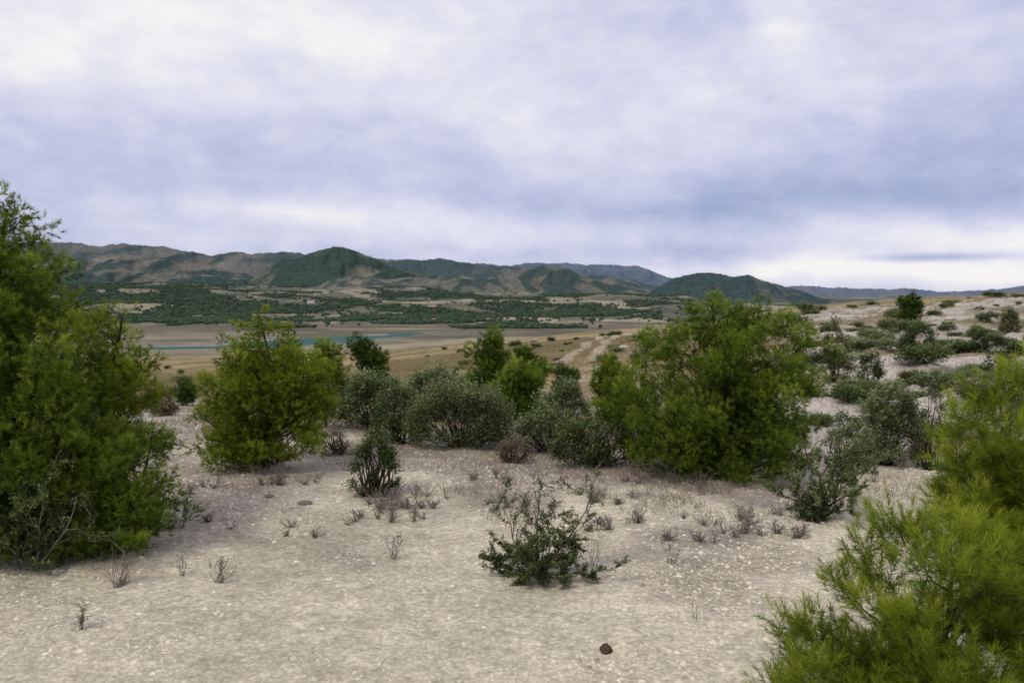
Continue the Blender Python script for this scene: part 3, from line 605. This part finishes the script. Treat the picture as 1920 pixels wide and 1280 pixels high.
# dry grass stuff
def grass():
    rng=R_(12);n=520000
    px=rng.uniform(-200,2150,n);y=np.exp(rng.uniform(math.log(5.2),math.log(90),n));x=(px-960)/F*y
    m=fbm(x*.8,y*.8,71,4);m2=fbm(x*3,y*3,72,2)
    near=ss(.60,.72,m*.7+m2*.3+.14*ss(6.2,9,y)-.02)*ss(5.3,7,y)
    p=np.where(y<10,near*.5,ss(.42,.57,m)*(.5-.2*ss(1450,1550,px))+.25*ss(1040,1100,px)*(1-ss(1250,1400,px)))
    p=np.maximum(p,.6*ss(.2,1,1-np.hypot((px-1690)/110,(y-7.0)/.9)))
    p=np.maximum(p,.7*ss(.0,.8,1-np.hypot((px-1300)/300,(y-6.9)/1.0))*ss(.4,.62,m2))
    p=np.maximum(p,.7*ss(.0,.8,1-np.hypot((px-940)/220,(y-7.1)/1.0))*ss(.4,.62,m2))
    p=np.maximum(p,.5*ss(.0,.8,1-np.hypot((px-480)/140,(y-7.4)/.7))*ss(.4,.62,m2))
    k=rng.random(n)<p;x,y,px=x[k],y[k],px[k];n=len(x);z=H(x,y)
    h=rng.uniform(.03,.09,n)*(1+y/18);w=.0020+y*.00042
    d=np.stack([rng.normal(0,.6,n),rng.normal(0,.6,n),np.ones(n)],1);d=nrm(d);s=nrm(np.cross(d,rng.normal(0,1,(n,3))))*w[:,None]*.5
    b=np.stack([x,y,z-.01],1);V=np.stack([b-s,b+s,b+d*h[:,None]],1).reshape(-1,3)
    sh_=np.clip(.42+.35*(fbm(x/1.5,y/1.5,73,2)-.5)+rng.normal(0,.12,n)-.05*(y>10),0,1)
    near=y<11
    M['grass']=leafmat('dry grass',[(.14,.105,.05),(.32,.245,.115),(.46,.37,.18),(.58,.5,.3)],.2,.9)
    for msk,mt,nm_,lb in ((near,'dry','dry_grass','wispy grey mauve dry grass along the back of the gravel clearing'),(~near,'grass','dry_grass','straw coloured dry grass on the slopes behind the shrubs')):
        mi=np.repeat(msk,3);me=mesh(nm_,V[mi],np.arange(3*msk.sum()).reshape(-1,3),M[mt],shade=np.repeat(sh_[msk],3))
        tag(obj(nm_,me),lb,'grass',None,'stuff')
grass()
def gravel():
    rng=R_(13);n=110000
    px=rng.uniform(-250,2150,n);y=2.6+9*rng.random(n)**1.3;x=(px-960)/F*y;m=fbm(x*1.2,y*1.2,75,3);k=rng.random(n)<ss(.35,.6,m)+.08
    x,y=x[k],y[k];n=len(x);R=rng.exponential(.0036,n)+.0028;R=np.minimum(R,.021);z=H(x,y)
    o=np.array([(1,0,0),(.3,.9,0),(-.8,.6,0),(-.9,-.5,0),(.2,-1,0),(.25,.1,.6),(-.3,-.1,.5)],float)
    f=np.array([(0,1,5),(1,2,5),(2,6,5),(2,3,6),(3,4,6),(4,5,6),(4,0,5)])
    a=rng.uniform(0,6.28,n);c,s=np.cos(a)[:,None],np.sin(a)[:,None];q=o[None]*rng.uniform(.65,1.3,(n,7,1))*R[:,None,None]
    V=np.stack([q[...,0]*c-q[...,1]*s+x[:,None],q[...,0]*s+q[...,1]*c+y[:,None],q[...,2]+z[:,None]-.001],-1).reshape(-1,3)
    sh_=np.clip(rng.normal(.60,.17,n),0,1)
    M['stone']=leafmat('limestone gravel',[(.24,.20,.14),(.50,.435,.32),(.74,.65,.48),(.86,.79,.62)],0,.95)
    tag(obj('gravel',mesh('gravel',V,((np.arange(n)*7)[:,None,None]+f[None]).reshape(-1,3),M['stone'],shade=np.repeat(sh_,7))),'pale limestone gravel strewn over the foreground','gravel',None,'stuff')
gravel()
# stones
def stone(px,Y,rpx,label,mat,seed,sq=.8,name='stone'):
    b=hit(px,Y);R=rpx/F*b[1];import bmesh
    bm=bmesh.new();bmesh.ops.create_icosphere(bm,subdivisions=3,radius=1)
    for v in bm.verts:
        c=v.co;k=.75+.5*float(vn(c.x*1.7+seed,c.y*1.7+c.z*2,seed))+.12*float(vn(c.x*5+9,c.y*5+c.z*4,seed));v.co=c*k*R;v.co.z*=sq
    me=bpy.data.meshes.new(name);bm.to_mesh(me);bm.free()
    for q in me.polygons:q.use_smooth=True
    me.materials.append(mat);o=obj(name,me,None,b+np.array([0,0,R*sq*.4]));o.rotation_euler[2]=seed;return tag(o,label,'stone')
md=plain('dark brown stone',(.085,.06,.045),.9);ml=plain('pale limestone',(.56,.5,.42),.95);mgy=plain('grey stone',(.2,.17,.15),.95)
stone(1137,1222,11,'small round dark brown stone on the pale gravel at the bottom',md,3,.95)
stone(572,945,12,'flat brown stone behind the left gravel',mgy,4,.3)
stone(505,932,8,'little grey stone left of the flat brown stone',mgy,5,.5)
stone(172,1085,7,'little white stone beside the largest weed tuft',ml,6,.6)
stone(1170,655,9,'pale rock beside the dirt track on the slope',ml,7,.6)
for k,(px,Y,r) in enumerate([(1580,700,12),(1800,648,14),(1750,690,12),(1860,625,12),(1660,725,12),(1780,600,9),(1905,640,12),(1560,650,9),(1840,700,12),(1640,615,8)]):
    o=stone(px,Y,r,'pale weathered rock lying among bushes on the right hillside',ml,30+k,.5,'rock');o['group']='pale rocks on the right hillside';o['category']='rock'
# dirt track: two wheel ruts, one sheet
def track():
    cl=[(40,1080),(60,1100),(90,1130),(140,1165),(200,1190)]
    ys=np.exp(np.linspace(math.log(40),math.log(200),140));pc=np.interp(ys,[a[0] for a in cl],[a[1] for a in cl]);xc=(pc-960)/F*ys+1.2*(fbm(ys/12,ys*0,95,2)-.5)
    offs=[-1.5,-1.2,-.7,-.35,.35,.7,1.2,1.5];lift=[-.08,.07,.08,-.06,-.06,.08,.07,-.08];V=[];Fc=[];n=len(offs)
    rg=R_(96)
    for x,y in zip(xc,ys):
        for ofs,l in zip(offs,lift):
            xx=x+ofs+rg.normal(0,.07);V.append((xx,y,float(H(xx,y))+l+y*.0005))
    for i in range(len(ys)-1):
        for k in range(n-1):
            a=i*n+k;Fc.append((a,a+1,a+n+1,a+n))
    tag(obj('path',mesh('path',V,Fc,M['ground'],col=np.tile(C(.50,.42,.29),(len(V),1)),smooth=True)),None,None,None,'structure')
track()
# ---------------------------------------------------------------- sky
W=bpy.data.worlds.new('World');S.world=W;W.use_nodes=True;nt=W.node_tree;N=nt.nodes;Lk=nt.links
for n in list(N):N.remove(n)
def mth(op,a,b=None,c=None):
    n=N.new('ShaderNodeMath');n.operation=op
    for i,v in enumerate((a,b,c)):
        if v is None: continue
        if isinstance(v,(int,float)): n.inputs[i].default_value=v
        else: Lk.new(v,n.inputs[i])
    return n.outputs[0]
tc=N.new('ShaderNodeTexCoord');sp=N.new('ShaderNodeSeparateXYZ');Lk.new(tc.outputs['Generated'],sp.inputs[0]);X,Yy,Z=sp.outputs
az=mth('ARCTAN2',X,Yy);hr=mth('SQRT',mth('ADD',mth('MULTIPLY',X,X),mth('MULTIPLY',Yy,Yy)));el=mth('DIVIDE',Z,mth('MAXIMUM',hr,.05))
zz=mth('ADD',mth('MAXIMUM',Z,0),.34)
cb=N.new('ShaderNodeCombineXYZ');Lk.new(mth('DIVIDE',X,zz),cb.inputs[0]);Lk.new(mth('DIVIDE',Yy,zz),cb.inputs[1])
def wn(s,d,r,vec,dist=.2):
    n=N.new('ShaderNodeTexNoise');n.inputs['Scale'].default_value=s;n.inputs['Detail'].default_value=d;n.inputs['Roughness'].default_value=r;n.inputs['Distortion'].default_value=dist
    Lk.new(vec,n.inputs['Vector']);return n
uv=N.new('ShaderNodeCombineXYZ');Lk.new(az,uv.inputs[0]);Lk.new(el,uv.inputs[1])
mp=N.new('ShaderNodeMapping');mp.inputs['Rotation'].default_value=(0,0,math.radians(-24));mp.inputs['Scale'].default_value=(1,2.2,1);Lk.new(uv.outputs[0],mp.inputs['Vector'])
mp2=N.new('ShaderNodeMapping');mp2.inputs['Scale'].default_value=(1,1.6,1);Lk.new(uv.outputs[0],mp2.inputs['Vector'])
n1=wn(2.6,7,.55,cb.outputs[0]);n2=wn(9,6,.58,mp.outputs[0],.3);n3=wn(24,5,.58,mp2.outputs[0],.0)
dn=wn(5,5,.55,uv.outputs[0],0);dv=N.new('ShaderNodeVectorMath');dv.operation='SUBTRACT';Lk.new(dn.outputs['Color'],dv.inputs[0]);dv.inputs[1].default_value=(.5,.5,.5)
ds=N.new('ShaderNodeVectorMath');ds.operation='MULTIPLY';Lk.new(dv.outputs[0],ds.inputs[0]);ds.inputs[1].default_value=(.24,.055,0)
da=N.new('ShaderNodeVectorMath');da.operation='ADD';Lk.new(uv.outputs[0],da.inputs[0]);Lk.new(ds.outputs[0],da.inputs[1]);UV=da.outputs[0]
BL=[(150,50,420,170,.22),(700,90,350,150,.20),(1440,55,90,60,.26),(20,110,90,45,.16),(330,290,520,80,-.14),(40,390,250,60,-.08),(1480,378,420,50,-.32),(1850,275,260,80,-.30),(1130,385,250,35,-.12),
(640,395,340,22,.24),(1000,425,420,18,.14),(1850,428,230,34,.40),(1720,508,340,24,.42),(1250,470,250,22,-.12),(820,478,450,20,-.06),(780,300,260,60,-.06),(1150,230,330,80,.14),(1650,110,260,90,.06),(1000,330,200,50,.08),(950,450,500,14,.08)]
acc=mth('ADD',mth('MULTIPLY',mth('SUBTRACT',n1.outputs[0],.5),.48),.635)
acc=mth('ADD',acc,mth('MULTIPLY',mth('SUBTRACT',n2.outputs[0],.5),.44))
acc=mth('ADD',acc,mth('MULTIPLY',mth('SUBTRACT',n3.outputs[0],.5),.26))
def blob(acc,px,Y,sx,sy,amp,vec):
    u=math.atan((px-960)/F);v=(555-Y)/F*math.cos(u)
    a=N.new('ShaderNodeVectorMath');a.operation='SUBTRACT';Lk.new(vec,a.inputs[0]);a.inputs[1].default_value=(u,v,0)
    b=N.new('ShaderNodeVectorMath');b.operation='MULTIPLY';Lk.new(a.outputs[0],b.inputs[0]);b.inputs[1].default_value=(F/sx,F/sy,0)
    d=N.new('ShaderNodeVectorMath');d.operation='DOT_PRODUCT';Lk.new(b.outputs[0],d.inputs[0]);Lk.new(b.outputs[0],d.inputs[1])
    return mth('MULTIPLY_ADD',mth('EXPONENT',mth('MULTIPLY',d.outputs['Value'],-1)),amp,acc)
for q in BL: acc=blob(acc,*q,UV)
acc=blob(acc,1745,483,115,7,-.44,uv.outputs[0])
rp=N.new('ShaderNodeValToRGB');e=rp.color_ramp.elements
cols=[(0,(.28,.34,.52)),(.28,(.38,.435,.66)),(.55,(.56,.59,.79)),(.78,(.76,.76,.88)),(1,(.95,.93,.925))]
while len(e)<len(cols): e.new(.5)
for i,(p,c) in enumerate(cols): e[i].position=p;e[i].color=(*c,1)
Lk.new(acc,rp.inputs[0])
sky=N.new('ShaderNodeTexSky');sky.sky_type='NISHITA';sky.sun_disc=False;sky.sun_elevation=math.radians(48);sky.sun_rotation=math.radians(215)
b1=N.new('ShaderNodeBackground');b1.inputs[1].default_value=.1;Lk.new(sky.outputs[0],b1.inputs[0])
b2=N.new('ShaderNodeBackground');b2.inputs[1].default_value=1.0;Lk.new(rp.outputs[0],b2.inputs[0])
mx=N.new('ShaderNodeMixShader');mx.inputs[0].default_value=.95;Lk.new(b1.outputs[0],mx.inputs[1]);Lk.new(b2.outputs[0],mx.inputs[2])
ow=N.new('ShaderNodeOutputWorld');Lk.new(mx.outputs[0],ow.inputs[0])
# sun
sl=bpy.data.lights.new('sun','SUN');sl.energy=1.45;sl.angle=math.radians(16);sl.color=(1,.94,.81);so=bpy.data.objects.new('sun',sl);COL.objects.link(so)
a=math.radians(215);eL=math.radians(48)
from mathutils import Vector
sd=Vector((math.sin(a)*math.cos(eL),math.cos(a)*math.cos(eL),math.sin(eL)))
so.rotation_euler=sd.to_track_quat('Z','Y').to_euler()
# camera
cd=bpy.data.cameras.new('camera');cd.lens=30;cd.sensor_width=36;cd.clip_end=30000;cd.clip_start=.05
cd.dof.use_dof=True;cd.dof.focus_distance=3.4;cd.dof.aperture_fstop=5.0
co=bpy.data.objects.new('camera',cd);COL.objects.link(co);co.location=(0,0,HC);co.rotation_euler=(math.pi/2-TH,0,0);S.camera=co
S.view_settings.view_transform='Standard'
